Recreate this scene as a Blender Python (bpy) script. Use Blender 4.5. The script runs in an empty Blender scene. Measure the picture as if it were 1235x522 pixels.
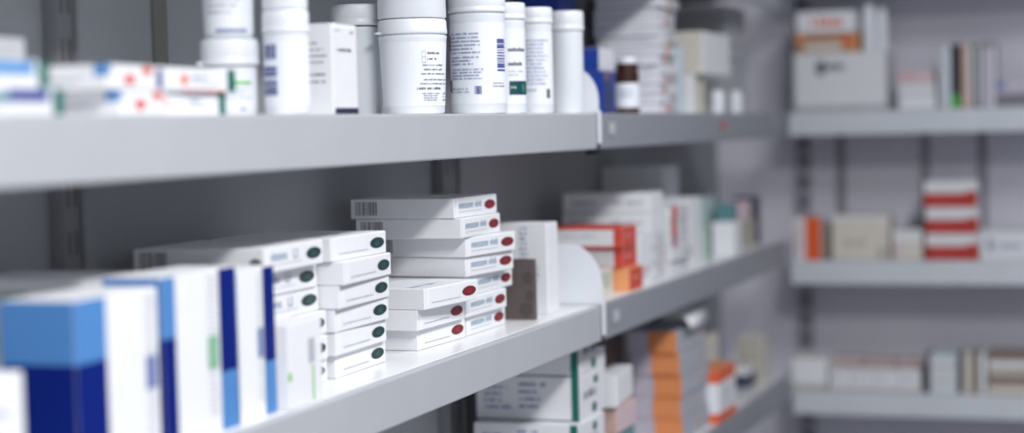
import bpy, bmesh, math, random
from mathutils import Matrix, Vector

C = bpy.context.scene.collection
U, L, B = 1.45, 1.15, 0.83            # tops of the side shelves (m)
FU, FM, FL = 1.45, 1.09, 0.772        # tops of the far shelves
ORD = ['lowest', 'second', 'third', 'fourth', 'fifth', 'sixth', 'seventh', 'eighth', 'ninth', 'tenth',
       'eleventh', 'twelfth', 'thirteenth']

# ------------------------------------------------------------------ materials
_m = {}
def mat(name, col, rough=0.5, noise=0.0, scale=40.0, bump=0.0, metal=0.0, spec=0.5, stretch=None):
    if name in _m:
        return _m[name]
    m = bpy.data.materials.new(name); m.use_nodes = True
    nt = m.node_tree; p = nt.nodes['Principled BSDF']
    p.inputs['Base Color'].default_value = (*col, 1)
    p.inputs['Roughness'].default_value = rough
    p.inputs['Metallic'].default_value = metal
    p.inputs['Specular IOR Level'].default_value = spec
    if noise or bump:
        tc = nt.nodes.new('ShaderNodeTexCoord'); nz = nt.nodes.new('ShaderNodeTexNoise')
        nz.inputs['Scale'].default_value = scale; nz.inputs['Detail'].default_value = 4
        if stretch:
            mp = nt.nodes.new('ShaderNodeMapping'); mp.inputs['Scale'].default_value = stretch
            nt.links.new(tc.outputs['Object'], mp.inputs['Vector']); nt.links.new(mp.outputs['Vector'], nz.inputs['Vector'])
        else:
            nt.links.new(tc.outputs['Object'], nz.inputs['Vector'])
        if noise:
            r = nt.nodes.new('ShaderNodeValToRGB')
            r.color_ramp.elements[0].position = 0.3; r.color_ramp.elements[1].position = 0.7
            r.color_ramp.elements[0].color = (*[max(0, c * (1 - noise)) for c in col], 1)
            r.color_ramp.elements[1].color = (*[min(1, c * (1 + noise)) for c in col], 1)
            nt.links.new(nz.outputs['Fac'], r.inputs['Fac']); nt.links.new(r.outputs['Color'], p.inputs['Base Color'])
        if bump:
            b = nt.nodes.new('ShaderNodeBump'); b.inputs['Strength'].default_value = bump; b.inputs['Distance'].default_value = 0.001
            nt.links.new(nz.outputs['Fac'], b.inputs['Height']); nt.links.new(b.outputs['Normal'], p.inputs['Normal'])
    _m[name] = m
    return m

def srgb(r, g, b):
    f = lambda c: (c / 255 / 12.92) if c / 255 <= 0.04045 else ((c / 255 + 0.055) / 1.055) ** 2.4
    return (f(r), f(g), f(b))

WHITE = mat('white_board', (0.80, 0.81, 0.84), 0.42, 0.015, 60)
WHITE2 = mat('white_board_matt', (0.72, 0.73, 0.76), 0.6, 0.02, 50)
GREYB = mat('grey_board', (0.42, 0.43, 0.46), 0.6, 0.04, 50)
GREYB2 = mat('dark_grey_board', (0.20, 0.20, 0.22), 0.6, 0.04, 50)
GREYB3 = mat('mid_grey_board', (0.24, 0.235, 0.25), 0.6, 0.04, 50)
CREAM = mat('cream_board', (0.66, 0.62, 0.55), 0.6, 0.03, 50)
PLAST = mat('white_plastic', (0.80, 0.83, 0.88), 0.32, 0.01, 30)
PLAST_GREY = mat('pale_grey_plastic', (0.62, 0.65, 0.69), 0.4, 0.01, 30)  # greyer variant of the white plastic, used on one tub
LABELP = mat('label_paper', (0.82, 0.85, 0.91), 0.45)
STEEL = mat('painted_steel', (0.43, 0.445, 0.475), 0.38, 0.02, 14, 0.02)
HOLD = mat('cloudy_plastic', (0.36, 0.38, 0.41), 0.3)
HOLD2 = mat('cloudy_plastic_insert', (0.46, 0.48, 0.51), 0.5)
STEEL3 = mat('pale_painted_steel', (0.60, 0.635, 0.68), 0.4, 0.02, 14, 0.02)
STEEL_DIM = mat('dimness_toned_steel', (0.255, 0.27, 0.305), 0.42, 0.02, 14, 0.02)  # second-bay and lowest lips: their dimness is put into the steel colour
STEEL_D = mat('upright_steel', (0.22, 0.225, 0.24), 0.5, 0.03, 20)
SLOT_S = mat('slot_soft', (0.13, 0.132, 0.14), 0.8)
STEEL_F = mat('pale_upright_steel', (0.34, 0.34, 0.40), 0.5, 0.03, 20)
SLOT = mat('slot_dark', (0.012, 0.012, 0.014), 0.8)
WALLG = mat('wall_grey', (0.37, 0.385, 0.41), 0.85, 0.04, 5, 0.03)
WALLF = mat('wall_lavender', (0.70, 0.69, 0.77), 0.8, 0.03, 3)
WALLSTRIP = mat('wall_dark_strip', (0.30, 0.29, 0.34), 0.85, 0.03, 6)
OLIVE = mat('olive_grey_paint', (0.21, 0.21, 0.19), 0.8, 0.03, 8)
DECK = mat('white_deck', (0.80, 0.81, 0.83), 0.25, 0.01, 14)
WALLR = mat('wall_dim', (0.22, 0.23, 0.25), 0.9, 0.03, 4)
FLOORM = mat('floor_vinyl', (0.25, 0.25, 0.27), 0.5, 0.05, 6)
CEILM = mat('ceiling_white', (0.8, 0.8, 0.8), 0.9, 0.01, 3)
GREEN_D = mat('print_dark_green', srgb(8, 50, 52), 0.45)
GREEN_L = mat('print_pale_green', srgb(60, 118, 112), 0.45)
RED_D = mat('print_dark_red', srgb(116, 16, 28), 0.45)
RED_L = mat('print_pale_red', srgb(170, 60, 68), 0.45)
BLUEGREY = mat('print_blue_grey', srgb(142, 164, 186), 0.5)
PALEGREY = mat('print_pale_grey', srgb(178, 182, 190), 0.5)
BLACK = mat('print_black', srgb(34, 34, 40), 0.5)
CHAR = mat('print_charcoal', srgb(92, 94, 102), 0.5)
NAVYP = mat('print_navy', srgb(44, 62, 140), 0.5)
NAVYTXT = mat('print_navy_text', srgb(112, 126, 172), 0.5)
TEAL = mat('print_teal', srgb(0, 98, 86), 0.45)
TEALD = mat('print_deep_teal', srgb(6, 70, 74), 0.45)
BLUE_D = mat('print_royal_blue', srgb(0, 28, 112), 0.6, spec=0.15)
BLUE_L = mat('print_sky_blue', srgb(78, 130, 190), 0.55, spec=0.2)
BLUE_M = mat('print_mid_blue', srgb(70, 140, 200), 0.45)
SALMON = mat('print_salmon', srgb(206, 96, 92), 0.5)
ORANGED = mat('print_orange_dot', srgb(226, 112, 78), 0.5)
LIME = mat('print_lime', srgb(120, 196, 92), 0.5)
SAGE = mat('print_sage', srgb(130, 180, 150), 0.5)
VIOLETD = mat('print_dark_violet', srgb(36, 28, 66), 0.5)
REDB = mat('red_board', srgb(204, 70, 52), 0.5, 0.03, 40)
REDDK = mat('deep_red_board', srgb(178, 40, 28), 0.5, 0.03, 40)
ORB = mat('orange_board', srgb(222, 142, 90), 0.55, 0.05, 30)
ORBRIGHT = mat('bright_orange', srgb(226, 92, 40), 0.5, 0.02, 30)
ORLIGHT = mat('light_orange_board', srgb(232, 160, 108), 0.55, 0.04, 30)
BROWN = mat('dark_brown_card', srgb(92, 82, 80), 0.7, 0.06, 30)
BROWNSPOT = mat('brown_spot', srgb(78, 69, 68), 0.7)
AMBER = mat('amber_glass', (0.05, 0.018, 0.012), 0.15)
BLUEC = mat('blue_board', srgb(28, 62, 156), 0.45, 0.02, 40)
PALEBL = mat('pale_blue_board', (0.62, 0.72, 0.80), 0.5, 0.02, 40)
MINT = mat('mint_board', (0.60, 0.74, 0.74), 0.5, 0.02, 40)
PGREEN = mat('pale_green_board', (0.42, 0.55, 0.50), 0.5, 0.03, 40)
TEALB = mat('teal_board', srgb(96, 142, 150), 0.5, 0.02, 40)
PINKB = mat('pink_board', (0.66, 0.50, 0.54), 0.55, 0.02, 40)
BEIGE = mat('beige_board', (0.47, 0.44, 0.38), 0.6, 0.05, 60)
NAVYB = mat('navy_board', srgb(46, 58, 82), 0.5, 0.02, 40)
LAVB = mat('lavender_board', (0.50, 0.46, 0.56), 0.55, 0.02, 40)
TAN = mat('tan_board', srgb(178, 132, 100), 0.6, 0.05, 30)
BROWNB = mat('brown_board', (0.25, 0.19, 0.16), 0.65, 0.05, 40)
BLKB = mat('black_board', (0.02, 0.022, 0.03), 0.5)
GRNBR = mat('bright_green', srgb(60, 170, 70), 0.5)
DGREYGR = mat('grey_green_board', (0.16, 0.19, 0.19), 0.6)
PEACH = mat('peach_board', (0.62, 0.42, 0.36), 0.55, 0.02, 30)
BLUEGB = mat('blue_grey_board', (0.38, 0.43, 0.50), 0.55, 0.05, 60)
BAND = mat('dark_rubber', (0.06, 0.06, 0.09), 0.6)

# ------------------------------------------------------------------ mesh kit
class MB:
    def __init__(s): s.bm = bmesh.new(); s.mats = []
    def mi(s, m):
        if m not in s.mats: s.mats.append(m)
        return s.mats.index(m)
    def box(s, x0, y0, z0, x1, y1, z1, m, bevel=0.0006, faces=None, seg=1):
        vs = [s.bm.verts.new(p) for p in ((x0, y0, z0), (x1, y0, z0), (x1, y1, z0), (x0, y1, z0),
                                          (x0, y0, z1), (x1, y0, z1), (x1, y1, z1), (x0, y1, z1))]
        F = {}
        for k, ix in {'bottom': (3, 2, 1, 0), 'top': (4, 5, 6, 7), 'near': (0, 1, 5, 4), 'front': (1, 2, 6, 5),
                      'far': (2, 3, 7, 6), 'back': (3, 0, 4, 7)}.items():
            f = s.bm.faces.new([vs[i] for i in ix]); F[k] = f
            f.material_index = s.mi((faces or {}).get(k, m))
        if bevel:
            ed = list({e for f in F.values() for e in f.edges})
            bmesh.ops.bevel(s.bm, geom=ed, offset=bevel, segments=seg, affect='EDGES', profile=0.5)
    def poly(s, pts, m, smooth=False):
        f = s.bm.faces.new([s.bm.verts.new(p) for p in pts]); f.material_index = s.mi(m); f.smooth = smooth
        return f
    def prism(s, xz, y0, y1, m):
        a = [s.bm.verts.new((x, y0, z)) for x, z in xz]; b = [s.bm.verts.new((x, y1, z)) for x, z in xz]; k = s.mi(m)
        fs = [s.bm.faces.new(a), s.bm.faces.new(b[::-1])]
        for i in range(len(a)):
            j = (i + 1) % len(a); fs.append(s.bm.faces.new([a[j], a[i], b[i], b[j]]))
        for f in fs: f.material_index = k
    def lathe(s, prof, m, n=48):
        rings = []
        for r, z in prof:
            if r < 1e-6: rings.append([s.bm.verts.new((0, 0, z))])
            else: rings.append([s.bm.verts.new((r * math.cos(2 * math.pi * i / n), r * math.sin(2 * math.pi * i / n), z)) for i in range(n)])
        k = s.mi(m)
        for a, b in zip(rings, rings[1:]):
            for i in range(n):
                j = (i + 1) % n
                if len(a) == 1: vs = [a[0], b[j], b[i]]
                elif len(b) == 1: vs = [a[i], a[j], b[0]]
                else: vs = [a[i], a[j], b[j], b[i]]
                f = s.bm.faces.new(vs); f.material_index = k; f.smooth = True
    def build(s, name, parent=None, sharp=None):
        me = bpy.data.meshes.new(name); bmesh.ops.recalc_face_normals(s.bm, faces=[f for f in s.bm.faces if len(f.edges) > 0 and any(len(e.link_faces) > 1 for e in f.edges)])
        s.bm.to_mesh(me); s.bm.free()
        for m in s.mats: me.materials.append(m)
        if sharp: me.set_sharp_from_angle(angle=math.radians(sharp))
        o = bpy.data.objects.new(name, me); C.objects.link(o)
        if parent: o.parent = parent
        return o

def tag(o, label, cat, group=None):
    o['label'] = label; o['category'] = cat
    if group: o['group'] = group
    return o
def thing(name, label, cat, loc, rz=0.0, group=None, tilt=(0, 0)):
    o = bpy.data.objects.new(name, None); C.objects.link(o); o.empty_display_size = 0.02
    o.location = loc; o.rotation_euler = (tilt[0], tilt[1], rz)
    return tag(o, label, cat, group)
def copy_tree(o, parent=None):
    c = o.copy(); C.objects.link(c)
    if parent: c.parent = parent
    for ch in list(o.children): copy_tree(ch, c)
    return c
def struct(o):
    o['kind'] = 'structure'; return o

# ------------------------------------------------------------------ printing
EPS = 0.00025
def face_map(W, D, H, face, lift=0.0):
    """(u, v) in 0..1 -> point just above a face of the carton; also face size in metres."""
    e = EPS + lift
    if face == 'front': return (lambda u, v: (D / 2 + e, (u - .5) * W, v * H)), W, H
    if face == 'near':  return (lambda u, v: ((u - .5) * D, -W / 2 - e, v * H)), D, H
    if face == 'top':   return (lambda u, v: (D / 2 - v * D, (u - .5) * W, H + e)), W, D
    if face == 'far':   return (lambda u, v: ((.5 - u) * D, W / 2 + e, v * H)), D, H
def rect(mb, f, u0, v0, u1, v1, m):
    if getattr(f, 'curved', False) and u1 - u0 > .07:
        n = max(2, int((u1 - u0) / .06))
        for i in range(n):
            a, b = u0 + (u1 - u0) * i / n, u0 + (u1 - u0) * (i + 1) / n
            mb.poly([f(a, v0), f(b, v0), f(b, v1), f(a, v1)], m)
        return
    mb.poly([f(u0, v0), f(u1, v0), f(u1, v1), f(u0, v1)], m)
def ellipse(mb, f, cu, cv, ru, rv, m, n=28):
    mb.poly([f(cu + ru * math.cos(2 * math.pi * i / n), cv + rv * math.sin(2 * math.pi * i / n)) for i in range(n)], m)
def glyphs(mb, f, u0, v0, u1, v1, m, rnd, asp, weight=0.3, bold_first=False):
    """one row of small letter shapes between u0 and u1; asp = (face height / face width)"""
    h = v1 - v0; lw = h * asp * 0.62; u = u0; word = 0; wl = rnd.randint(3, 8)
    while u + lw < u1:
        if word >= wl:
            u += lw * 0.8; word = 0; wl = rnd.randint(2, 9); continue
        hh = h * (1.0 if (rnd.random() < .22 or (word == 0 and bold_first)) else 0.72)
        t = lw * weight; a = u; b = u + lw * 0.86
        k = rnd.randint(0, 4)
        rect(mb, f, a, v0, a + t, v0 + hh, m)
        if k != 1: rect(mb, f, b - t, v0, b, v0 + h * 0.72, m)
        tv = h * 0.16
        if k in (0, 1, 3): rect(mb, f, a + t, v0, b - t, v0 + tv, m)
        if k in (0, 2, 3): rect(mb, f, a + t, v0 + h * .72 - tv, b - t, v0 + h * .72, m)
        if k in (2, 4): rect(mb, f, a + t, v0 + h * .3, b - t, v0 + h * .3 + tv, m)
        u += lw * 1.08; word += 1
def lines(mb, f, u0, v0, u1, v1, n, m, seed, asp, fill=0.55, align='l', rag=0.35, weight=0.32):
    rnd = random.Random(seed); ph = (v1 - v0) / n
    for i in range(n):
        top = v1 - i * ph; ln = (u1 - u0) * (1 - rnd.random() * rag)
        a = u0 if align == 'l' else (u1 - ln if align == 'r' else (u0 + u1 - ln) / 2)
        glyphs(mb, f, a, top - ph * fill, a + ln, top, m, rnd, asp, weight)
def barcode(mb, f, u0, v0, u1, v1, m, seed, vertical=True, n=22):
    rnd = random.Random(seed); ws = [rnd.choice((1, 1, 2, 3)) for _ in range(n * 2)]; T = sum(ws); p = 0
    for i, w in enumerate(ws):
        a, b = p / T, (p + w) / T; p += w
        if i % 2 == 0:
            if vertical: rect(mb, f, u0 + (u1 - u0) * a, v0, u0 + (u1 - u0) * b, v1, m)
            else: rect(mb, f, u0, v0 + (v1 - v0) * a, u1, v0 + (v1 - v0) * b, m)

def apply_decals(mb, W, D, H, decals, lift=0.0):
    for n, d in enumerate(decals):
        kind, face = d[0], d[1]
        f, fw, fh = face_map(W, D, H, face, lift + n * .00006)
        if kind == 'r': rect(mb, f, *d[2:6], d[6])
        elif kind == 'e': ellipse(mb, f, *d[2:6], d[6])
        elif kind == 'l': lines(mb, f, *d[2:6], d[6], d[7], d[8], fh / fw, *d[9:])
        elif kind == 'b': barcode(mb, f, *d[2:6], d[6], d[7], *d[8:])

# ------------------------------------------------------------------ cartons
def carton(name, label, cat, x, y, z, W, D, H, base=WHITE, faces=None, decals=(), flap='front', rz=0.0, group=None,
           tilt=(0, 0), flap_mat=None, bevel=0.0006, far=False):
    """closed carton; (x, y) is its near corner on the aisle side, W runs along the shelf, D into it.
    far=True: it stands on the far unit, (x, y) is its near corner at the wall end, front to the camera."""
    faces = faces or {}
    if far: rz += -math.pi / 2
    cx = x - D / 2 * math.cos(rz) - W / 2 * math.sin(rz); cy = y - D / 2 * math.sin(rz) + W / 2 * math.cos(rz)
    def body(parent=None, nm='carton_body'):
        mb = MB(); mb.box(-D / 2, -W / 2, 0, D / 2, W / 2, H, base, bevel, faces)
        if not flap: apply_decals(mb, W, D, H, decals)
        else: apply_decals(mb, W, D, H, [d for d in decals if d[1] != flap])
        return mb.build(nm, parent)
    if not flap:
        o = body(None, name); o.location = (cx, cy, z); o.rotation_euler = (tilt[0], tilt[1], rz)
        return tag(o, label, cat, group)
    t = thing(name, label, cat, (cx, cy, z), rz, group, tilt)
    body(t)
    mb = MB(); fm = flap_mat or faces.get(flap, base)
    if flap == 'front': mb.box(D / 2 - .0002, -W * .47, H * .02, D / 2 + .0006, W * .494, H * .965, fm, 0.0002)
    else: mb.box(-D * .48, -W * .49, H - .0002, D * .492, W * .49, H + .0006, fm, 0.0002)
    apply_decals(mb, W, D, H, [d for d in decals if d[1] == flap], 0.0006)
    mb.build('end_flap' if flap == 'front' else 'lid_flap', t)
    return t

# ------------------------------------------------------------------ jars
def jar(name, label, x, y, z, r, hb, hl, rl=None, taper=0.0, tab=None, m=None, lidm=None, prints=(), group=None, label_z=None, cat='jar', ring=True):
    """screw-lid tub: body of height hb, lid of height hl. prints use s in -1..1 across the side seen from the aisle."""
    m = m or PLAST; lidm = lidm or m; rl = rl or r * 1.05
    face = math.atan2(0.0 - y, 0.82 - x)
    t = thing(name, label, cat, (x, y, z), 0, group)
    rb = r - taper
    mb = MB(); mb.lathe([(0, 0.0015), (rb * .8, 0.0015), (rb * .9, 0), (rb * .97, 0.0008), (rb, 0.003), (r, hb - 0.006), (r * 1.012, hb - 0.0045), (r * 1.012, hb - 0.002), (r * .95, hb - 0.001), (r * .93, hb + hl * .6), (0, hb + hl * .6)], m, 56)
    mb.build('tub_body', t, 40)
    mb = MB()
    prof = [(rl * .93, hb), (rl, hb + 0.0006), (rl * 1.012, hb + 0.0015), (rl * 1.012, hb + hl * .22)]
    if ring: prof += [(rl * .985, hb + hl * .27), (rl * .985, hb + hl * .33)]
    prof += [(rl, hb + hl * .38), (rl * .992, hb + hl * .86), (rl * .965, hb + hl * .97), (rl * .93, hb + hl), (rl * .86, hb + hl), (rl * .83, hb + hl - .0015), (0, hb + hl - .0015)]
    mb.lathe(prof, lidm, 56); lid = mb.build('screw_lid', t, 40)
    if tab:
        mb = MB(); a = face + tab
        mb.box(rl * .9, -0.006, hb + 0.001, rl * 1.15, 0.006, hb + hl * .16, lidm, 0.0008)
        o = mb.build('tear_tab', lid); o.rotation_euler = (0, 0, a)
    if prints:
        mb = MB(); z0, z1 = label_z or (hb * .1, hb * .9)
        rad = lambda v: (rb + (r - rb) * v / hb)
        n = 40
        for i in range(n):
            a0 = face - 1.5 + 3.0 * i / n; a1 = face - 1.5 + 3.0 * (i + 1) / n
            q = lambda a, zz: ((rad(zz) + .0003) * math.cos(a), (rad(zz) + .0003) * math.sin(a), zz)
            mb.poly([q(a0, z0), q(a1, z0), q(a1, z1), q(a0, z1)], LABELP, True)
        def f(u, v):
            s = max(-.999, min(.999, u)); a = face + math.asin(s); zz = v * hb
            return ((rad(zz) + ink[0]) * math.cos(a), (rad(zz) + ink[0]) * math.sin(a), zz)
        ink = [.0007]
        f.curved = True
        asp = hb / r
        for d in prints:
            ink[0] += .00004
            if d[0] == 'r': rect(mb, f, *d[1:5], d[5])
            elif d[0] == 'l': lines(mb, f, *d[1:5], d[5], d[6], d[7], asp, *d[8:])
            elif d[0] == 'b': barcode(mb, f, *d[1:5], d[5], d[6], *d[7:])
            elif d[0] == 'e': ellipse(mb, f, *d[1:5], d[5])
        mb.build('wrap_label', t)
    return t

# ================================================================== THE ROOM
def slab(name, x0, y0, z0, x1, y1, z1, m, bevel=0):
    mb = MB(); mb.box(x0, y0, z0, x1, y1, z1, m, bevel); return struct(mb.build(name))
slab('floor', -.36, -1.2, -.1, 2.5, 4.76, 0, FLOORM)
slab('ceiling', -.36, -1.2, 2.8, 2.5, 4.76, 2.9, CEILM)
slab('wall_left', -.36, -1.2, 0, -.258, 4.76, 2.8, WALLG)
slab('wall_right', 2.4, -1.2, 0, 2.5, 4.76, 2.8, WALLR)
slab('wall_far', -.258, 4.66, 0, 2.4, 4.76, 2.8, WALLF)
for i, (a, b) in enumerate(((.052, .074), (.264, .284), (.402, .424), (.70, .72))):
    slab('trim_%d' % (i + 1), a, 4.650, FM - .06, b, 4.66, FU - .06, WALLSTRIP, 0.002)  # darker upright strips on the far wall, middle bay only
slab('trim_5', -.258, 1.832, 1.452, -.2545, 1.862, 1.70, OLIVE, 0.0008)

# ------------------------------------------------------------------ shelving
def shelf(label, y0, y1, z, group, lipm=None):
    lipm = lipm or STEEL
    t = thing('shelf_board', label, 'shelf', (0, (y0 + y1) / 2, z - .056), 0, group)
    h = .056; w = (y1 - y0) / 2
    mb = MB(); mb.box(-.254, -w, h - .006, -.0125, w, h, DECK, 0.0008); mb.build('shelf_deck', t)
    mb = MB(); mb.box(-.0125, -w, 0, 0, w, h, lipm, 0.0025, None, 3); mb.build('front_lip', t)
    for yy in (-w + .004, w - .004):
        mb = MB(); mb.prism([(-.25, h - .0065), (-.25, h - .034), (-.19, h - .03), (-.014, h - .012), (-.014, h - .0065)], yy - .001, yy + .001, STEEL)
        mb.build('bracket', t)
    return t
shelf('pale grey metal shelf in front, carrying the white tubs and small tube cartons', .55, 2.723, U, 'grey steel side shelves')
sh_u = shelf('grey metal shelf beyond the gap, under the striped carton stack and amber bottle', 2.730, 4.22, U, 'grey steel side shelves', STEEL_DIM)
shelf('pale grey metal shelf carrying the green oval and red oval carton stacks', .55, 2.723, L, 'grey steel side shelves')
sh_l = shelf('grey metal shelf beyond the gap, under the red ended cartons', 2.730, 4.22, L, 'grey steel side shelves', STEEL_DIM)
shelf('lowest grey metal side shelf, under the tall orange carton stack', 1.6, 4.22, B, 'grey steel side shelves', STEEL_DIM)
shelf('dark edge of the topmost side shelf, above the grey patterned stack', .55, 4.22, 1.741, 'grey steel side shelves')

def far_shelf(label, z):
    t = thing('wall_shelf_board', label, 'shelf', (.50, 4.52, z - .057), 0, 'pale shelves on the far wall')
    mb = MB(); mb.box(-.522, -.107, .051, .522, .12, .057, STEEL, 0.0008); mb.build('shelf_deck', t)
    mb = MB(); mb.box(-.522, -.12, 0, .522, -.107, .057, STEEL3, 0.0025, None, 3); mb.build('front_lip', t)
    for xx in (-.515, .515):
        mb = MB(); mb.box(xx - .0015, -.1, .02, xx + .0015, .118, .05, STEEL, 0.0005); mb.build('bracket', t)
    return t
far_shelf('topmost far wall shelf, above the orange lettered box', 1.80)
far_shelf('far wall shelf at the top, under the big white lettered carton', FU)
far_shelf('far wall shelf in the middle, under the three red and white boxes', FM)
far_shelf('far wall shelf at the bottom, under the banded bundle', FL)

def upright(label, x, y, w, z0, z1, far=False):
    st, sl = (STEEL_F, SLOT) if far else (STEEL_D, SLOT_S)
    t = thing('slotted_upright', label, 'upright', (x, y, z0), -math.pi / 2 if far else 0, 'slotted uprights on the walls')
    h = z1 - z0
    mb = MB(); mb.box(-.012, -w / 2, 0, .002, w / 2, h, st, 0.001)
    for s in (-1, 1):
        mb.box(-.012, s * w * .42 - w * .06, 0, .006, s * w * .42 + w * .06, h, st, 0.0008)
    n = int(h / .05)
    for i in range(n):
        for s in (-1, 1):
            mb.poly([(.0023, s * w * .17 - .003, i * .05 + .01), (.0023, s * w * .17 + .003, i * .05 + .01), (.0023, s * w * .17 + .003, i * .05 + .035), (.0023, s * w * .17 - .003, i * .05 + .035)], sl)
    mb.build('channel', t)
    return t
upright('dark slotted upright behind the blue striped cartons and tube cartons', -.2455, 1.634, .040, 0, 2.3)
upright('dark slotted upright behind the red oval stack, at the shelf joint', -.2455, 2.712, .085, 0, 2.3)
upright('dark slotted upright on the far wall behind the orange carton', -.03, 4.6355, .034, 0, 2.3, True)

def divider(label, z, h, arc):
    """white plastic end plate with a rounded top corner and a clip that laps over the shelf lip"""
    t = thing('shelf_divider', label, 'divider', (0, 2.7265, z), 0, 'white plastic dividers at the shelf joint')
    pts = [(-.16, 0), (.0015, 0), (.0015, h * .25)]
    for i in range(1, 13):
        a = math.pi / 2 * i / 12; pts.append((.0015 - arc + arc * math.cos(a), h - (h * .75) + (h * .75) * math.sin(a)))
    pts.append((-.16, h))
    mb = MB(); mb.prism([(px, pz + .0005) for px, pz in pts], .001, .004, PLAST)
    mb.build('end_plate', t)
    mb = MB(); mb.box(.0008, -.004, -.047, .0032, .010, .004, PLAST, 0.0006); mb.build('lip_clip', t)
    mb = MB(); mb.box(-.02, -.003, -.064, .002, .0035, -.047, SLOT, 0.0005); mb.build('joint_gap_dark', t)  # black block stands in for the dark open gap below the clip
divider('white rounded divider at the upper shelf joint, beside the plain white tub', U, .075, .05)
divider('white rounded divider at the lower shelf joint, beside the tall white carton', L, .096, .055)
def holder(par, y, z):
    mb = MB(); mb.box(0, -.02, .0, .0014, .02, .022, HOLD, 0.0005); mb.box(.0014, -.014, .005, .0019, .014, .018, HOLD2, 0.0002)
    o = mb.build('price_tag_holder', par); o.location = (.0006, y - par.location.y, z)
holder(sh_u, 2.80, .020)
holder(sh_l, 2.80, .020)
mb = MB(); mb.poly([(.0003 + .0002 * math.cos(i), .022 * math.cos(i * math.pi / 8), .010 * math.sin(i * math.pi / 8)) for i in range(16)], SALMON)
bmesh.ops.solidify(mb.bm, geom=mb.bm.faces[:], thickness=.0003)
o = mb.build('faint_red_sticker', sh_u); o.location = (.001, 3.60 - sh_u.location.y, .030)

# ================================================================== LOWER SHELF: oval stacks
W, D, H = .150, .153, .0268
def oval_parts(dark, pale, named, seed):
    def build(label, group, x, y, z, rz):
        cx = x - D / 2 * math.cos(rz) - W / 2 * math.sin(rz); cy = y - D / 2 * math.sin(rz) + W / 2 * math.cos(rz)
        t = thing('medicine_box', label, 'box', (cx, cy, z), rz, group)
        mb = MB(); mb.box(-D / 2, -W / 2, 0, D / 2, W / 2, H - .0002, WHITE, .0007)
        apply_decals(mb, W, D, H, [('b', 'near', .05, .18, .26, .86, CHAR, 5)] + ([('e', 'near', .935, .40, .045, .20, CHAR)] if named and dark is GREEN_D else []) + [ ('l', 'top', .10, .12, .55, .20, 1, BLUEGREY, 3), ('r', 'top', .06, .20, .7, .206, BLUEGREY)])
        mb.build('carton_body', t)
        mb = MB(); mb.box(D / 2 - .0002, -W * .43, H * .03, D / 2 + .0006, W * .494, H * .955, WHITE, .0002)
        dec = []
        if named:
            e = .67 if dark is RED_D else .42
            dec += [('l', 'front', .10, .43, e, .80, 1, BLUEGREY, seed, .95, 'l', 0.0, .3), ('r', 'front', .10, .27, .62, .30, PALEGREY)]
            if dark is GREEN_D: dec += [('r', 'front', .47, .42, .485, .82, BLUEGREY), ('r', 'front', .485, .42, .53, .48, BLUEGREY), ('r', 'front', .53, .42, .545, .82, BLUEGREY)]
        else:
            dec += [('l', 'front', .13, .25, .66, .33, 1, PALEGREY, seed + 3, .9, 'l', 0.0, .5)]
        apply_decals(mb, W, D, H, dec, .0006)
        fl = mb.build('end_flap', t)
        mb = MB(); f, _, _ = face_map(W, D, H, 'front', .0007)
        ellipse(mb, f, .825, .51, .132, .24, dark, 36)
        f, _, _ = face_map(W, D, H, 'front', .0010)
        for r_ in ((.795, .40, .805, .60), (.795, .40, .822, .44), (.838, .40, .848, .63), (.838, .40, .862, .44)):
            rect(mb, f, *r_, pale)
        mb.build('oval_mark', fl)
        return t
    return build
protos = {}
def oval_box(kind, label, group, x, y, z, rz):
    if kind not in protos:
        protos[kind] = {'green': oval_parts(GREEN_D, GREEN_L, False, 11), 'green_named': oval_parts(GREEN_D, GREEN_L, True, 12),
                        'red': oval_parts(RED_D, RED_L, False, 13), 'red_named': oval_parts(RED_D, RED_L, True, 14)}[kind](label, group, x, y, z, rz)
        return protos[kind]
    c = copy_tree(protos[kind])
    c.location = (x - D / 2 * math.cos(rz) - W / 2 * math.sin(rz), y - D / 2 * math.sin(rz) + W / 2 * math.cos(rz), z)
    c.rotation_euler = (0, 0, rz); tag(c, label, 'box', group)
    return c
zl = lambda i: L + .0003 + i * (H + .0002)
pos = lambda i, n: 'topmost' if i == n - 1 else ORD[i] + (' from bottom' if i else '')
for i, (x, y, r) in enumerate(((-.064, 1.882, .023), (-.058, 1.872, .022), (-.057, 1.869, -.005), (-.050, 1.867, .024), (-.043, 1.867, .050), (-.055, 1.859, -.015))):
    oval_box('green', 'white dark-green-oval box, %s of the stack beside the red oval pile' % pos(i, 6), 'green oval boxes', x, y, zl(i), r)
for i, (x, y, r) in enumerate(((-.066, 1.712, -.002), (-.062, 1.705, -.011), (-.066, 1.715, -.001), (-.072, 1.712, .010), (-.070, 1.703, .006), (-.055, 1.697, .028))):
    oval_box('green_named', 'white green-oval named box, %s of the stack behind the blue striped cartons' % pos(i, 6), 'green oval boxes', x, y, zl(i), r)
for i, (x, y, r) in enumerate(((-.063, 2.299, -.008), (-.057, 2.284, -.022), (-.060, 2.322, -.014), (-.058, 2.288, -.100), (-.055, 2.283, -.118), (-.052, 2.259, -.004), (-.060, 2.256, -.035))):
    oval_box('red_named', 'white red-oval box, %s of the seven-high stack beside the brown box' % pos(i, 7), 'red oval boxes', x, y, zl(i), r)
for i, (x, y, r) in enumerate(((-.068, 2.137, -.047), (-.061, 2.121, -.036), (-.050, 2.119, -.105))):
    oval_box('red', 'white box with dark red oval, %s of the short pile of three' % pos(i, 3), 'red oval boxes', x, y, zl(i), r)

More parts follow.
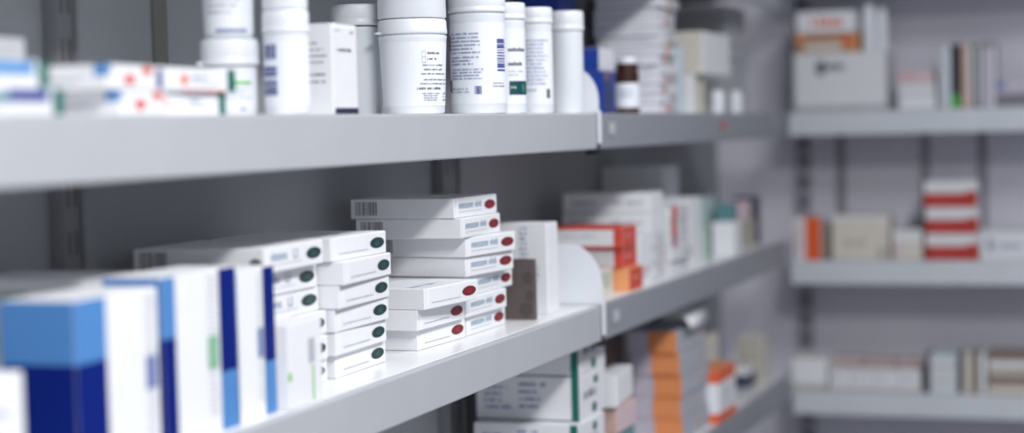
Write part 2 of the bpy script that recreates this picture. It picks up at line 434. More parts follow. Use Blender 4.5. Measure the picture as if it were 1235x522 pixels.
# ------------------------------------------------------------------ lower shelf: blue striped cartons in front
def blue_carton(label, x, y, w, d, h, sliver, band, dark_first, seed, near_all=True, rz=0.0, tilt=(0, 0)):
    de = [('r', 'near', 0, 0, 1, .64, BLUE_D), ('r', 'near', 0, .64, 1, 1, BLUE_L)] if near_all else []
    de += [('r', 'front', 0, 0, sliver, .64, BLUE_D), ('r', 'front', 0, .64, sliver, 1, BLUE_L)]
    if band: de += [('r', 'front', 1 - band, 0, 1, .36, BLUE_L), ('r', 'front', 1 - band, .36, 1, 1, BLUE_D)]
    e = 1 - band
    de += [('l', 'front', e - .16, .10, e - .02, .97, 26, PALEGREY, seed, .5, 'l', .3), ('r', 'front', e - .17, .40, e - .03, .60, SAGE if seed == 21 else NAVYTXT)]
    t = carton('striped_carton', label, 'box', x, y, L + .0003, w, d, h, WHITE, None, de, 'top', rz, 'blue and white cartons standing on the lower shelf', tilt)
    return t
blue_carton('blue and white carton standing at the shelf edge, its sky blue topped side facing out', -.020, 1.288, .132, .072, .147, .36, 0, True, 20)
blue_carton('white carton with a blue edge stripe and green print, behind the blue sided carton', -.020, 1.428, .138, .060, .154, .17, .24, True, 21)
blue_carton('narrow white carton with a blue edge stripe, standing against the green oval stack', -.022, 1.571, .080, .060, .148, .02, .30, True, 22)
carton('pale_carton', 'white carton with small green lettering on top, standing behind the blue sided carton', 'box', -.097, 1.425, L + .0003, .100, .14, .152, WHITE2,
       None, [('r', 'near', .38, .86, .56, .93, SAGE), ('l', 'near', .08, .85, .95, .93, 1, PALEGREY, 4)], 'top')
carton('white_carton', 'white carton cut by the picture edge, in front of the blue sided carton', 'box', -.020, 1.095, L + .0003, .118, .06, .100, WHITE, None,
       [('l', 'front', .35, .35, .9, .75, 3, PALEGREY, 8)], 'front')
carton('ointment_carton', 'small white carton with a thin lime green line at the shelf edge', 'box', -.012, 1.658, L + .0003, .086, .038, .086, WHITE, None,
       [('r', 'front', .70, .02, .75, .45, LIME), ('e', 'front', .05, .38, .05, .06, LIME), ('r', 'front', .60, .48, .78, .78, PALEGREY)], 'top', .03)

# ------------------------------------------------------------------ lower shelf: brown card, tall carton
t = carton('brown_card_box', 'thin dark brown box with round spots, between the red oval stack and tall white carton', 'box', -.036, 2.506, L + .0003, .012, .095, .088, BROWN, None,
       [('e', 'near', .90, .70, .08, .10, BROWNSPOT), ('e', 'near', .925, .40, .07, .09, BROWNSPOT), ('e', 'near', .86, .17, .11, .12, BROWNSPOT)], 'top')
carton('white_carton', 'tall white carton with upright blue lettering, behind the brown box', 'box', -.040, 2.580, L + .0003, .052, .13, .137, WHITE, None,
       [('l', 'near', .67, .58, .80, .97, 7, BLUEGREY, 31, .8, 'l', .2, .4), ('e', 'near', .86, .50, .05, .06, MINT), ('l', 'near', .82, .33, .92, .45, 2, BLUEGREY, 32)], 'front')

# ================================================================== UPPER SHELF, first bay
TH = .0212
for k, (lay, x, y) in enumerate((('bottom', -.010, 1.118), ('top', -.014, 1.105))):
    carton('tube_carton', 'white tube carton with teal print, blue band and green end stripe, %s of its pair' % lay, 'box', x, y, U + .0003 + k * (TH + .0002), .150, .05, TH, WHITE2, None,
           [('r', 'front', .90, 0, 1, 1, TEAL), ('r', 'front', .50, .50, .86, .96, BLUE_M if k else NAVYP), ('r', 'front', .22, .45, .50, .85, TEALB), ('l', 'front', .05, .2, .4, .5, 1, PALEGREY, 3)],
           'front', 0, 'small tube cartons on the upper shelf')
for k, (lay, x, y) in enumerate((('bottom', -.011, 1.354), ('top', -.010, 1.336))):
    carton('tube_carton', 'white tube carton with red dots and a blue corner square, %s of its pair' % lay, 'box', x, y, U + .0003 + k * (TH + .0002), .077, .09, TH, WHITE, None,
           [('r', 'near', .86, .55, 1.0, 1.0, BLUE_M), ('r', 'front', 0, .62, .06, 1.0, BLUE_M), ('e', 'front', .44, .42, .13, .22, SALMON), ('e', 'front', .82, .80, .12, .18, SALMON),
            ('e', 'near', .30, .5, .05, .22, PINKB), ('l', 'near', .35, .2, .85, .5, 1, PALEGREY, 6)], 'front', 0, 'small tube cartons on the upper shelf')
for k, (lay, x, y) in enumerate((('bottom', -.017, 1.4325), ('top', -.012, 1.4195))):
    carton('tube_carton', 'white tube carton with an orange dot and green end stripe, %s of its pair' % lay, 'box', x, y, U + .0003 + k * (TH + .0002), (.120, .145)[k], .045, TH, WHITE, None,
           [('r', 'front', .89, 0, 1, 1, TEAL), ('e', 'front', (.06, .33)[k], .5, .045, .24, ORANGED), ('r', 'front', 0, .08, (.002, .06)[k], .92, NAVYP), ('l', 'front', .42, .5, .70, .74, 1, BLUEGREY, 9, .9),
            ('l', 'front', .42, .22, .85, .40, 1, PALEGREY, 10)] + ([('r', 'front', .30, .0, .86, .06, SALMON)] if k else []), 'front', 0, 'small tube cartons on the upper shelf')
carton('grey_carton', 'pale grey carton standing behind the teal printed tube cartons', 'box', -.11, 1.18, U + .0003, .185, .09, .069, GREYB, None, [('l', 'front', .1, .3, .8, .7, 2, PALEGREY, 5)], 'front')

FULL = (.02, .98)
# stacked pair at the wall end of the tube cartons
jar('pill_tub', 'short white tub with a torn lid tab, underneath another tub', -.088, 1.698, U + .0003, .0275, .052, .0275, .0305, .0005, -1.35, prints=[
    ('r', .05, .62, .75, .68, LIME), ('l', -.2, .3, .8, .55, 3, PALEGREY, 41), ('l', .3, .06, .8, .18, 1, NAVYTXT, 42)], group='white tubs on the upper shelf')
jar('pill_tub', 'white tub stacked on top of the short tub with the torn tab', -.088, 1.698, U + .0805, .0262, .055, .022, .027, .001, prints=[
    ('l', -.5, .08, .9, .20, 1, NAVYTXT, 43, .9), ('l', -.8, .4, .6, .9, 4, PALEGREY, 44)], group='white tubs on the upper shelf')
jar('pill_tub', 'slim white tub with a navy barcode, beside the white carton', -.029, 1.711, U + .0003, .0233, .084, .0232, .0242, 0, prints=[
    ('b', -.97, .24, -.42, .60, NAVYP, 7, False, 9), ('b', -.93, .68, -.42, .86, NAVYP, 8, True, 6)], group='white tubs on the upper shelf')
jar('pill_tub', 'slim white tub stacked on the barcoded slim tub', -.029, 1.711, U + .1080, .0233, .08, .022, .0242, 0, group='white tubs on the upper shelf')
carton('white_carton', 'upright white carton with black print and a navy foot stripe, between the white tubs', 'box', -.012, 1.785, U + .0003, .064, .065, .0975, WHITE, None,
       [('r', 'front', .06, 0, 1, .07, VIOLETD), ('l', 'front', .2, .69, .85, .74, 1, CHAR, 51, .9), ('l', 'front', .08, .90, .5, .94, 1, PALEGREY, 52), ('l', 'front', .72, .88, .95, .93, 1, CHAR, 53),
        ('l', 'near', .52, .52, .92, .80, 4, BLACK, 54, .35, 'l', .5), ('l', 'near', .52, .30, .92, .46, 2, BLACK, 55, .4, 'l', .5)], 'front', 0, flap_mat=WHITE2)
jar('pill_tub', 'shaded greyish tub standing back in the gap behind the white carton', -.130, 2.116, U + .0003, .0295, .113, .0265, .0335, .001, -1.1, PLAST_GREY, group='white tubs on the upper shelf')
jar('pill_tub', 'wide white tub with black print and checkboxes, its lid tab broken', -.050, 2.104, U + .0003, .0420, .0985, .0185, .0428, .0042, -1.25, prints=[
    ('l', .43, .735, .95, .775, 1, CHAR, 61, .8), ('l', .43, .665, .88, .70, 1, CHAR, 62, .8), ('l', .20, .46, .985, .62, 3, CHAR, 63, .42, 'c', .5), ('l', .20, .34, .985, .44, 2, CHAR, 64, .42, 'r', .3), ('l', .1, .27, .985, .34, 1, CHAR, 65, .5),
    ('l', .25, .155, .80, .265, 4, CHAR, 66, .55, 'c', .3), ('r', .26, .64, .272, .78, PALEGREY), ('r', .37, .64, .382, .78, PALEGREY), ('r', .26, .775, .382, .782, PALEGREY), ('r', .26, .705, .382, .712, PALEGREY), ('r', .26, .638, .382, .645, PALEGREY),
    ('l', .90, .15, .99, .27, 3, CHAR, 67)], group='white tubs on the upper shelf', ring=False)
jar('pill_tub', 'wide white tub stacked on the tub with checkboxes', -.050, 2.104, U + .1178, .0415, .09, .02, .0428, -.001, group='white tubs on the upper shelf')
jar('pill_tub', 'large white tub covered in navy paragraphs with two barcodes', -.045, 2.322, U + .0003, .0375, .136, .025, .0388, 0, prints=[
    ('r', -.995, .22, -.94, .34, TEALD), ('r', -.995, .62, -.955, .78, CHAR),
    ('l', -.92, .58, .22, .80, 6, NAVYTXT, 71, .55, 'l', .35), ('l', -.92, .47, .05, .57, 3, NAVYTXT, 72, .6, 'l', .3), ('l', -.92, .33, .32, .45, 4, NAVYTXT, 73, .6, 'l', .4), ('l', -.92, .20, -.25, .26, 2, BLUEGREY, 74, .6, 'l', .2),
    ('b', .67, .42, .93, .74, NAVYP, 75, False, 14), ('b', -.14, .195, .12, .275, NAVYP, 76, True, 6), ('l', .50, .25, .93, .31, 2, CHAR, 77, .5, 'l', .1)], group='white tubs on the upper shelf')
jar('pill_tub', 'slim white tub with a dark teal patch, squeezed beside the paragraph tub', -.035, 2.412, U + .0003, .0255, .131, .023, .0268, 0, prints=[
    ('l', .05, .655, .93, .70, 1, CHAR, 81, .95, 'l', 0, .4), ('l', .05, .505, .85, .55, 1, CHAR, 81, .95, 'l', 0, .4), ('l', .05, .38, .93, .46, 2, PALEGREY, 82, .5), ('r', .08, .20, .97, .345, TEALD), ('l', .15, .25, .6, .29, 1, MINT, 83), ('e', .80, .27, .08, .05, GREEN_L)], group='white tubs on the upper shelf')
jar('pill_tub', 'slim white tub with faint navy paragraphs, next to the plain tub', -.035, 2.533, U + .0003, .0258, .131, .023, .027, 0, prints=[
    ('l', -.62, .30, .80, .82, 12, NAVYTXT, 91, .5, 'l', .3), ('l', -.6, .22, .2, .28, 1, PALEGREY, 92), ('r', .60, .17, .78, .27, CHAR)], group='white tubs on the upper shelf')
jar('pill_tub', 'plain white tub without print, last before the shelf joint', -.037, 2.692, U + .0003, .0255, .127, .030, .0272, 0, group='white tubs on the upper shelf')

# ================================================================== UPPER SHELF, second bay
carton('blue_carton', 'tall dark blue carton standing behind the plain white tub', 'box', -.165, 3.05, U + .0003, .10, .07, .235, BLUEC, {'top': GREYB}, [('e', 'front', .5, .2, .2, .06, ORANGED)], 'front')
carton('blue_carton', 'low royal blue carton standing behind the small amber bottle', 'box', -.082, 3.035, U + .0003, .145, .06, .075, BLUEC, None, [('e', 'front', .15, .88, .10, .1, TAN), ('l', 'front', .2, .3, .8, .6, 2, BLUE_L, 3)], 'front')
carton('white_carton', 'small white box resting on the low royal blue carton', 'box', -.090, 3.045, U + .0758, .085, .04, .040, WHITE, {'near': BLUEC}, [], 'front')
t = jar('amber_bottle', 'small amber bottle with a white cap and pale label', -.040, 3.042, U + .0003, .0205, .070, .026, .0165, 0, None, AMBER, PLAST, group=None, cat='bottle',
    prints=[('l', -.7, .35, .7, .60, 2, BLUEGREY, 5)], label_z=(.010, .052))
rnd = random.Random(4)
for i in range(13):
    h = .0172
    carton('flat_carton', 'white flat carton with salmon end print, %s of the tall striped stack' % pos(i, 13), 'box', -.030 + rnd.uniform(-.004, .004), 3.222 + rnd.uniform(-.004, .004), U + .0003 + i * (h + .0003), .13, .12, h, WHITE2, {'near': WHITE if i < 6 else WHITE2},
           [('r', 'near', .0, .0, 1, .12, LAVB), ('l', 'near', .3, .35, .9, .6, 1, PALEGREY, i), ('e', 'front', .25 + .5 * rnd.random(), .5, .10, .3, rnd.choice((SALMON, ORANGED, TAN))), ('r', 'front', .0, 0, 1, .14, GREYB), ('r', 'front', .55, .2, .95, .8, GREYB if rnd.random() < .5 else WHITE2)], None, rnd.uniform(-.03, .03), 'flat cartons in the tall striped stack')
for i in range(7):
    h = .033
    carton('grey_carton', 'dark grey carton at the back, %s of the stack behind the striped cartons' % pos(i, 7), 'box', -.172 + rnd.uniform(-.004, .004), 3.21, U + .0003 + i * (h + .0003), .14, .075, h, GREYB3, None, [('r', 'near', 0, 0, 1, .08, GREYB2), ('l', 'near', .1, .4, .8, .7, 1, GREYB2, i)], None, 0, 'grey cartons at the back of the upper shelf')
carton('slim_carton', 'slim pale blue carton standing against the striped carton stack', 'box', -.040, 3.390, U + .0003, .05, .07, .128, PALEBL, None, [('l', 'front', .2, .3, .8, .7, 3, WHITE, 3)], 'front')
carton('cream_carton', 'cream carton standing under the bright white carton', 'box', -.045, 3.55, U + .0003, .08, .10, .0772, CREAM, {'near': WHITE}, [('r', 'near', .55, .05, .6, .95, BEIGE)], 'front')
carton('white_carton', 'bright white carton with a cream side, lying on top of the cream carton', 'box', -.028, 3.55, U + .0778, .245, .13, .085, WHITE, {'near': CREAM}, [], 'front')
jar('mini_bottle', 'tiny white bottle under the overhang of the bright white carton, beside the cream carton', -.030, 3.68, U + .0003, .015, .034, .012, .011, 0, cat='bottle', group='tiny bottles on the upper shelf')
jar('mini_bottle', 'tiny white bottle in front of the grey patterned stack', -.030, 3.85, U + .0003, .015, .034, .012, .011, 0, cat='bottle', group='tiny bottles on the upper shelf')
for i in range(8):
    h = .0290
    carton('patterned_carton', 'grey speckled carton, %s of the stack near the shelf end' % pos(i, 8), 'box', -.065 + rnd.uniform(-.004, .004), 3.92, U + .0003 + i * (h + .0003), .20, .14, h, GREYB, None, [('l', 'front', .05, .15, .95, .85, 2, WHITE2, i, .6), ('r', 'near', 0, 0, 1, .1, GREYB2)], None, 0, 'grey cartons near the shelf end')

# ================================================================== LOWER SHELF, second bay
carton('patterned_carton', 'small cream printed box beside the white rounded divider', 'box', -.045, 2.868, L + .0003, .075, .05, .042, CREAM, None, [('l', 'front', .1, .2, .9, .8, 3, SAGE, 3), ('l', 'near', .1, .2, .9, .8, 3, PALEGREY, 4)], 'front')
carton('orange_box', 'small orange box with a red end, bottom of the red ended pile', 'box', -.020, 2.958, L + .0003, .082, .055, .0385, ORLIGHT, {'front': REDB}, [('l', 'front', .2, .3, .8, .7, 1, ORLIGHT, 3)], 'front', flap_mat=REDB)
for k, (nm, x, y) in enumerate((('lower', -.030, 2.955), ('upper', -.026, 2.940))):
    carton('red_ended_box', 'white box with a red end and red edges, %s of two above the orange box' % nm, 'box', x, y, L + .0392 + k * .0358, .086, .15, .0352, WHITE2, {'front': REDB, 'top': REDB},
           [('r', 'near', 0, .86, 1, 1, REDB), ('r', 'near', 0, 0, 1, .08, REDB), ('r', 'near', .9, 0, 1, 1, REDB), ('l', 'near', .3, .4, .75, .65, 1, PALEGREY, 3), ('l', 'front', .2, .35, .8, .65, 1, PINKB, 2)], 'front', 0, 'red ended boxes', flap_mat=REDB)
carton('white_carton', 'upright white carton beside the red ended pile', 'box', -.030, 3.052, L + .0003, .085, .07, .088, WHITE, None, [('l', 'front', .1, .1, .9, .35, 2, SALMON, 3)], 'front')
for i in range(3):
    carton('gridded_box', 'white box with grey grid print, %s under the two long white cartons' % pos(i, 3), 'box', -.034, 3.155, L + .0003 + i * .0283, .105, .14, .028, WHITE2, None,
           [('r', 'front', 0, .0, 1, .1, GREYB), ('r', 'front', .45, 0, .52, 1, GREYB), ('l', 'front', .55, .3, .95, .7, 1, SALMON if i < 2 else GREYB, i), ('r', 'near', 0, 0, 1, .1, GREYB)], None, 0, 'gridded boxes on the lower shelf')
for k, nm in enumerate(('lower', 'upper')):
    carton('long_white_carton', 'long white carton with grey lettering, %s of two on the gridded boxes' % nm, 'box', -.038, 3.165 + k * .005, L + .0856 + k * .0362, .085, .165, .0358, WHITE, None,
           [('l', 'near', .1, .3, .42, .7, 1, PALEGREY, 3, .8), ('l', 'near', .55, .3, .95, .7, 1, PALEGREY, 4, .8), ('r', 'near', 0, 0, 1, .06, GREYB)], 'front', 0, 'long white cartons')
for i in range(5):
    carton('gridded_box', 'white box with grid lines, %s of the pile carrying a red strip' % pos(i, 5), 'box', -.028 + rnd.uniform(-.003, .003), 3.272, L + .0003 + i * .0253, .145, .11, .025, WHITE2, None,
           [('r', 'front', 0, .0, 1, .1, GREYB), ('r', 'front', .74, 0, .79, 1, GREYB), ('l', 'front', .45, .3, .72, .7, 1, SAGE if i % 2 else SALMON, i), ('l', 'front', .82, .3, .98, .7, 1, GREYB, i + 9)] + ([('r', 'front', .10, 0, .34, 1, REDB)] if i > 1 else []) + ([('r', 'front', .12, .3, .32, .7, NAVYTXT)] if i == 2 else []),
           None, rnd.uniform(-.02, .02), 'gridded boxes on the lower shelf')
carton('white_carton', 'big white carton at the back, rising above the long white cartons', 'box', -.120, 3.58, L + .0003, .12, .132, .195, WHITE2, None, [], 'front')
carton('white_carton', 'upright white carton beside the pile with the red strip', 'box', -.042, 3.475, L + .0003, .095, .06, .134, WHITE, None, [], 'front')
carton('pale_green_box', 'pale green box in the gap behind the small white box', 'box', -.072, 3.72, L + .0003, .11, .04, .060, PGREEN, None, [], None)
carton('white_carton', 'small white box in front of the mint carton near the shelf end', 'box', -.020, 3.765, L + .0003, .075, .045, .070, WHITE, None, [], 'front')
carton('mint_carton', 'mint coloured carton near the end of the lower shelf', 'box', -.115, 3.86, L + .0003, .14, .08, .118, MINT, None, [('r', 'front', 0, .1, 1, .3, PGREEN)], 'front')
for i in range(2):
    carton('beige_box', 'beige speckled box at the end of the lower shelf, %s one' % ('upper' if i else 'lower'), 'box', -.045, 3.93, L + .0003 + i * .0303, .17, .065, .030, BEIGE, None, [('l', 'front', .1, .3, .9, .7, 1, PGREEN, i)], None, 0, 'beige boxes at the shelf end')
carton('teal_box', 'small teal box standing on the beige boxes', 'box', -.060, 3.94, L + .0610, .05, .04, .040, TEALB, None, [], None)
carton('pink_box', 'small pinkish box standing on the beige boxes', 'box', -.050, 4.01, L + .0610, .08, .05, .042, PINKB, None, [], None)
carton('navy_box', 'slim navy box standing last on the lower shelf', 'box', -.050, 4.125, L + .0003, .06, .05, .108, NAVYB, None, [], None)

# ================================================================== LOWEST SIDE SHELF
for k, (zz, nm) in enumerate(((B + .0003, 'lowest'), (B + .0706, 'second from bottom'), (B + .1409, 'third from bottom'), (B + .2112, 'topmost'))):
    carton('green_edged_box', 'white green-edged text box, %s of its pile under the shelf lip' % nm, 'box', -.030 + (.006 if k == 1 else 0), 2.690 - (.03 if k == 1 else 0), zz, .145, .17, .0700, WHITE2, {'far': TEAL},
           [('r', 'near', .93, 0, 1, 1, TEAL), ('r', 'near', 0, .0, 1, .03, TEALD), ('l', 'near', .42, .22, .72, .88, 4, NAVYTXT, 100 + k, .6, 'l', .4, .42), ('l', 'near', .08, .2, .38, .8, 4, NAVYTXT, 110 + k, .6, 'l', .4, .42),
            ('l', 'front', .18, .42, .75, .68, 1, CHAR, 120 + k, .9), ('r', 'front', 0, 0, .06, 1, WHITE), ('e', 'front', .55, .18, .09, .12, TEAL), ('e', 'front', .62, .80, .08, .10, TEAL)], 'front', 0, 'green edged boxes on the lowest side shelf')
for i, (m_, f_) in enumerate(((NAVYB, NAVYB), (PEACH, TEALB), (PEACH, PINKB))):
    carton('pile_box', ('navy', 'peach and teal', 'peach and pink')[i] + ' box in the pile under the bright white box', 'box', -.035 + .004 * i, 2.885, B + .0003 + i * .0443, .12, .09, .044, m_, {'front': f_}, [('l', 'front', .1, .3, .9, .7, 2, WHITE2, i)], 'front', 0)
carton('white_carton', 'bright white box tilted on the pile beside the green edged boxes', 'box', -.022, 2.872, B + .1355, .15, .075, .052, WHITE, None, [], 'front', .10, tilt=(-.0, .0))
for i in range(5):
    x = -.030 + (.002, -.001, .002, -.001, -.005)[i]
    carton('orange_carton', 'orange carton with grey lined front, %s of the tall orange stack' % pos(i, 5), 'box', x, 3.330 + (0, .002, .001, -.002, -.006)[i], B + .0003 + i * .0418, .215, .095, .0415, ORB, {'front': BLUEGB, 'near': ORB, 'top': BLUEGB},
           [('r', 'near', 0, 0, .42, 1, LAVB), ('l', 'near', .02, .1, .38, .9, 4, WHITE, i, .5), ('r', 'near', .42, .0, 1, .04, REDB), ('l', 'front', .05, .1, .95, .9, 4, WHITE2, i + 5, .6), ('e', 'front', .5 + .08 * i, .5, .08, .2, PEACH)], 'front', (0, .003, -.003, .003, -.006)[i], 'orange cartons on the lowest side shelf', flap_mat=BLUEGB)
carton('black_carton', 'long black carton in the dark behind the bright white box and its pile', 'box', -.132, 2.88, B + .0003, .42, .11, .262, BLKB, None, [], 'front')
# folded leaflet on the orange stack
mb = MB(); prof = [(-.06, .0), (-.045, .016), (-.02, .036), (.0, .044), (.02, .042), (.038, .024), (.045, .002)]
for (xa, za), (xb, zb) in zip(prof, prof[1:]):
    mb.poly([(xa, -.07, za * .7), (xb, -.07, zb * .7), (xb, .08, zb), (xa, .08, za)], WHITE, True)
bmesh.ops.remove_doubles(mb.bm, verts=mb.bm.verts, dist=1e-5); bmesh.ops.solidify(mb.bm, geom=mb.bm.faces[:], thickness=.0012)
o = mb.build('folded_leaflet'); o.location = (-.060, 3.43, B + .2106); tag(o, 'white folded paper leaflet lying arched on the orange stack', 'leaflet')
carton('orange_white_carton', 'white carton with orange top and foot bands, on the lowest side shelf', 'box', -.008, 3.545, B + .0003, .155, .05, .105, WHITE, None,
       [(k_, f_, 0, a, 1, b, ORBRIGHT) for f_ in ('front', 'near') for k_, a, b in (('r', .76, 1), ('r', 0, .18))] + [('l', 'front', .3, .3, .7, .65, 3, PALEGREY, 3)], 'top', flap_mat=ORB)
carton('cream_carton', 'small cream box standing behind the orange and white carton', 'box', -.075, 3.70, B + .0003, .14, .05, .150, CREAM, None, [('l', 'front', .2, .6, .8, .9, 2, WHITE2, 3)], 'front')
carton('navy_box', 'small white box with a navy foot, alone on the lowest side shelf', 'box', -.055, 4.04, B + .0003, .085, .05, .045, WHITE2, None, [('r', 'front', 0, 0, 1, .62, NAVYB), ('r', 'near', .3, 0, 1, .62, NAVYB)], 'top')
carton('slim_carton', 'slim cream carton standing at the end of the lowest side shelf', 'box', -.040, 4.14, B + .0003, .05, .06, .105, WHITE2, {'near': BEIGE, 'front': CREAM}, [('r', 'front', .55, 0, 1, 1, BEIGE)], 'front')

# ================================================================== FAR UNIT
FY = 4.425
F = dict(far=True)
carton('big_white_carton', 'big white carton with dark lettering on the far wall shelf', 'box', -.010, FY, FU + .0003, .221, .16, .142, WHITE2, None,
       [('l', 'front', .24, .68, .66, .86, 1, CHAR, 201, .9, 'l', 0, .42), ('r', 'front', .25, .62, .33, .86, CHAR), ('r', 'front', 0, 0, 1, .10, GREYB)], 'front', **F)
carton('tan_box', 'tan and orange box lying on the big white lettered carton', 'box', -.006, FY + .005, FU + .1434, .150, .12, .046, TAN, None, [('r', 'front', .0, .55, .14, .95, ORB), ('e', 'front', .80, .55, .07, .28, ORBRIGHT), ('r', 'front', .15, .1, .75, .5, CREAM), ('r', 'front', .9, 0, 1, 1, ORB)], 'front', **F)
carton('orange_print_box', 'white box with soft orange lettering, on the tan box', 'box', -.004, FY + .005, FU + .1904, .142, .12, .052, WHITE, None, [('l', 'front', .26, .25, .9, .75, 1, ORANGED, 203, .9, 'l', 0, .45)], 'front', **F)
for i, (x, r_) in enumerate(((.165, .016), (.196, .014))):
    jar('mini_bottle', ('white bottle beside the tan box on the big white carton', 'slim white bottle at the corner of the big white carton')[i], x, FY + .05, FU + .1434, r_, (.085, .075)[i], .028, r_ * .7, 0, cat='bottle', group='white bottles on the big carton')
for k in range(3):
    carton('flat_box', ('white flat box, bottom of the small far pile', 'white flat box, middle of the small far pile', 'pink topped flat box on the small far pile')[k], 'box', .241, FY, FU + .0003 + k * .0303, .086 - .002 * k, .09, .030, (WHITE, WHITE2, PINKB)[k], None, [('r', 'front', 0, 0, 1, .1, GREYB)] + ([('l', 'front', .05, .3, .6, .8, 1, SALMON, 3)] if k == 2 else []), 'front', 0, 'flat boxes in the small far pile', **F)
for i, (x, w, h, m_, lb) in enumerate(((.331, .015, .148, GREYB, 'grey upright booklet, first of the row on the far shelf'), (.3465, .0155, .150, PALEBL, 'pale blue upright booklet next to the black one'), (.3625, .0215, .150, BLKB, 'black upright booklet with a green foot'),
        (.3885, .022, .150, PEACH, 'peach upright booklet between the black and grey-green ones'), (.411, .021, .150, DGREYGR, 'grey-green upright booklet beside the lavender one'), (.4345, .030, .155, LAVB, 'lavender upright booklet, last of the row on the far shelf'))):
    carton('upright_booklet', lb, 'booklet', x, FY, FU + .0003, w - .0008, .11, h, m_, {'top': WHITE2, 'back': WHITE2}, [('r', 'front', 0, 0, 1, .22, GRNBR)] if i == 2 else ([('r', 'front', .2, .9, .8, 1, BROWNB), ('r', 'front', .75, 0, 1, .9, WHITE2)] if i == 5 else [('r', 'front', .65, .05, .95, .95, WHITE2)]), None, 0, 'upright booklets on the far shelf', **F)
carton('dark_block', 'dark flat box at the end of the far top shelf', 'box', .4665, FY, FU + .0003, .10, .09, .030, GREYB2, None, [], None, 0, None, **F)
carton('lavender_box', 'lavender flat box with a blue corner on the dark flat box', 'box', .4660, FY, FU + .0306, .10, .09, .034, LAVB, None, [('r', 'front', 0, .35, .2, .9, NAVYTXT), ('l', 'front', .25, .3, .9, .6, 1, WHITE2, 3)], 'front', **F)
# middle far shelf
carton('orange_carton', 'white carton with a bright orange flank, at the end of the far middle shelf', 'box', -.018, FY, FM + .0003, .066, .05, .104, WHITE, None, [('r', 'front', .42, 0, 1, 1, ORBRIGHT), ('r', 'front', .08, .1, .3, .9, PINKB)], 'top', flap_mat=PEACH, **F)
carton('dark_block', 'narrow dark block standing in for the dark gap between orange and cream cartons', 'box', .0495, FY + .03, FM + .0003, .022, .06, .092, LAVB, {'front': BROWNB}, [], None, 0, None, **F)  # the gap's darkness is built as a block between the two cartons
carton('cream_carton', 'wide cream carton with faint lettering on the far middle shelf', 'box', .076, FY, FM + .0003, .136, .09, .107, CREAM, None, [('l', 'front', .22, .28, .72, .5, 1, BEIGE, 205, .9, 'l', 0, .45), ('r', 'front', 0, .9, 1, 1, WHITE2), ('r', 'front', .8, 0, .96, .3, BEIGE)], 'front', **F)
carton('cream_carton', 'small cream carton between the wide cream carton and the red boxes', 'box', .2205, FY, FM + .0003, .070, .07, .072, CREAM, None, [('r', 'front', 0, .6, 1, 1, WHITE2), ('r', 'front', .02, .1, .3, .55, PINKB)], 'front', **F)
for k in range(3):
    carton('red_white_box', 'red and white box, %s of three on the far middle shelf' % ('bottom', 'middle', 'top')[k], 'box', .299 - .002 * (k == 2), FY, FM + .0003 + k * .0628, .122, .10, .0624, WHITE2, {'near': REDDK},
           [('r', 'front', 0, 0, 1, .54, REDDK), ('l', 'front', .14, .20, .62, .38, 1, SALMON, 7, .9, 'l', 0, .25), ('r', 'front', .80, .46, 1, .62, REDDK)], 'front', 0, 'red and white boxes', **F)
carton('white_carton', 'white carton with a blue mark beside the red and white boxes', 'box', .424, FY, FM + .0003, .145, .09, .068, WHITE2, None, [('r', 'front', .13, .3, .2, .75, NAVYTXT), ('l', 'front', .24, .35, .8, .65, 1, BLUEGREY, 9, .9)], 'front', **F)
# lowest far shelf
carton('white_carton', 'square white carton at the end of the far bottom shelf', 'box', -.028, FY, FL + .0003, .085, .08, .086, WHITE, None, [('r', 'front', 0, 0, 1, .16, BEIGE), ('r', 'front', 0, .9, 1, 1, BEIGE)], 'front', **F)
for k in range(4):
    carton('low_white_box', 'low white box, %s from the square carton in the far bottom row' % ('first', 'second', 'third', 'fourth')[k], 'box', .0635 + k * .0548, FY, FL + .0003, .0538, .07, .054, WHITE2, {'top': PINKB}, [('r', 'front', 0, .0, 1, .12, BEIGE), ('l', 'front', .15, .35, .85, .7, 1, PALEGREY, k)], 'front', 0, 'low white boxes', **F)
for k in range(3):
    carton('brown_box', 'brownish box behind the low white row, %s from the wall end' % ('first', 'second', 'third')[k], 'box', .056 + k * .078, FY + .085, FL + .0003, .074, .06, .066 + .004 * (k == 0), BEIGE, None, [('r', 'front', 0, .86, 1, 1, PINKB)], None, 0, 'brownish boxes behind the low row', **F)
t = thing('leaflet_bundle', 'bundle of leaflets held by a dark band, on the far bottom shelf', 'bundle', (.336, FY + .045, FL + .0003), 0)
mb = MB()
for i in range(11):
    mb.box(-.038 + rnd.uniform(-.002, .002), -.045 + rnd.uniform(-.001, .001), i * .0083, .038 + rnd.uniform(-.002, .002), .04, i * .0083 + .0078, (WHITE2, PALEBL, MINT, PINKB)[i % 4], .0008)
mb.build('leaflet_wad', t)
mb = MB(); mb.box(-.0415, -.049, -.0, -.031, .043, .0945, BAND, .003, None, 2); mb.build('dark_band', t)
mb = MB(); mb.box(.032, -.049, -.0, .0415, .043, .0945, BAND, .003, None, 2); mb.build('dark_band', t)
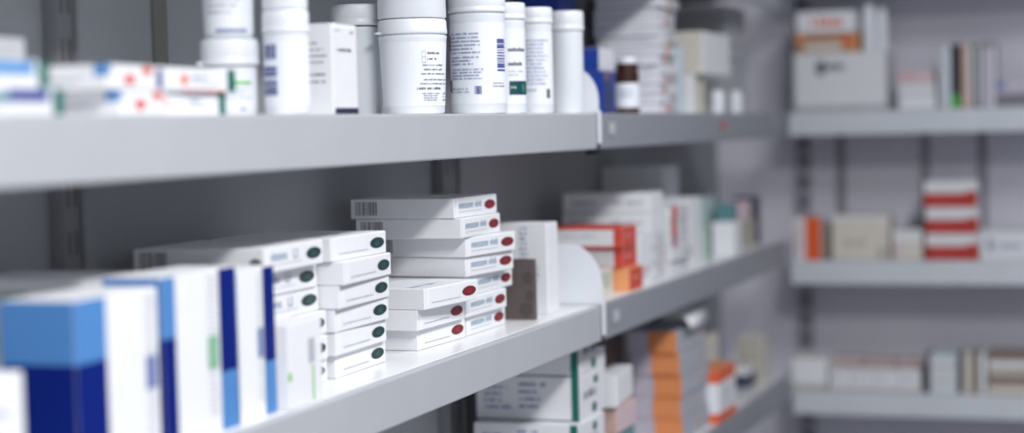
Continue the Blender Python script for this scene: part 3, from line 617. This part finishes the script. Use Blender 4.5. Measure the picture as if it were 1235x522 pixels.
for i, (x, w, m_, lb) in enumerate(((.383, .018, CREAM, 'cream upright booklet beside the banded bundle'), (.4015, .017, BROWNB, 'brown upright booklet on the far bottom shelf'), (.419, .016, WHITE2, 'white upright booklet beside the brown layered pile'))):
    carton('upright_booklet', lb, 'booklet', x, FY, FL + .0003, w - .001, .10, .096, m_, None, [], None, 0, 'upright booklets on the far bottom shelf', **F)
for k in range(5):
    carton('flat_box', 'flat box of the brown and cream layered pile, %s one' % pos(k, 5), 'box', .439, FY, FL + .0003 + k * .0198, .12, .09, .0195, (CREAM, BROWNB, BEIGE, WHITE2, BROWNB)[k], None, [('r', 'front', 0, .0, 1, .15, BROWNB)], None, 0, 'flat boxes in the layered far pile', **F)

# ================================================================== LIGHT
def lamp(name, loc, sx, sy, watts, col, rot=(0, 0, 0)):
    l = bpy.data.lights.new(name, 'AREA'); l.shape = 'RECTANGLE'; l.size = sx; l.size_y = sy; l.energy = watts; l.color = col
    o = bpy.data.objects.new(name, l); C.objects.link(o); o.location = loc; o.rotation_euler = rot
    return o
lamp('ceiling_lamp', (1.40, .35, 2.70), .25, 1.25, 82, (1.0, .99, .98))
lamp('ceiling_lamp', (1.2, 2.3, 2.70), .25, .9, 32, (.95, .97, 1.0))
w = bpy.data.worlds.new('World'); bpy.context.scene.world = w; w.use_nodes = True
w.node_tree.nodes['Background'].inputs['Color'].default_value = (.85, .91, 1.0, 1)
w.node_tree.nodes['Background'].inputs['Strength'].default_value = .9

# ================================================================== CAMERA
cam = bpy.data.cameras.new('camera'); co = bpy.data.objects.new('camera', cam); C.objects.link(co)
right = Vector((.942687, .33272, -.025275)); up = Vector((.007589, .054348, .998493)); back = right.cross(up)
m4 = Matrix((right, up, back)).transposed().to_4x4(); m4.translation = (.82075, 0, 1.43122)
co.matrix_world = m4
cam.sensor_fit = 'HORIZONTAL'; cam.sensor_width = 36; cam.lens = 2200 / 1235 * 36
cam.dof.use_dof = True; cam.dof.focus_distance = 2.30; cam.dof.aperture_fstop = 1.9; cam.dof.aperture_blades = 0
cam.clip_start = .05
s = bpy.context.scene; s.camera = co
s.view_settings.view_transform = 'Standard'; s.view_settings.look = 'None'; s.view_settings.gamma = 1; s.view_settings.use_curve_mapping = False
s.view_settings.exposure = 0.06
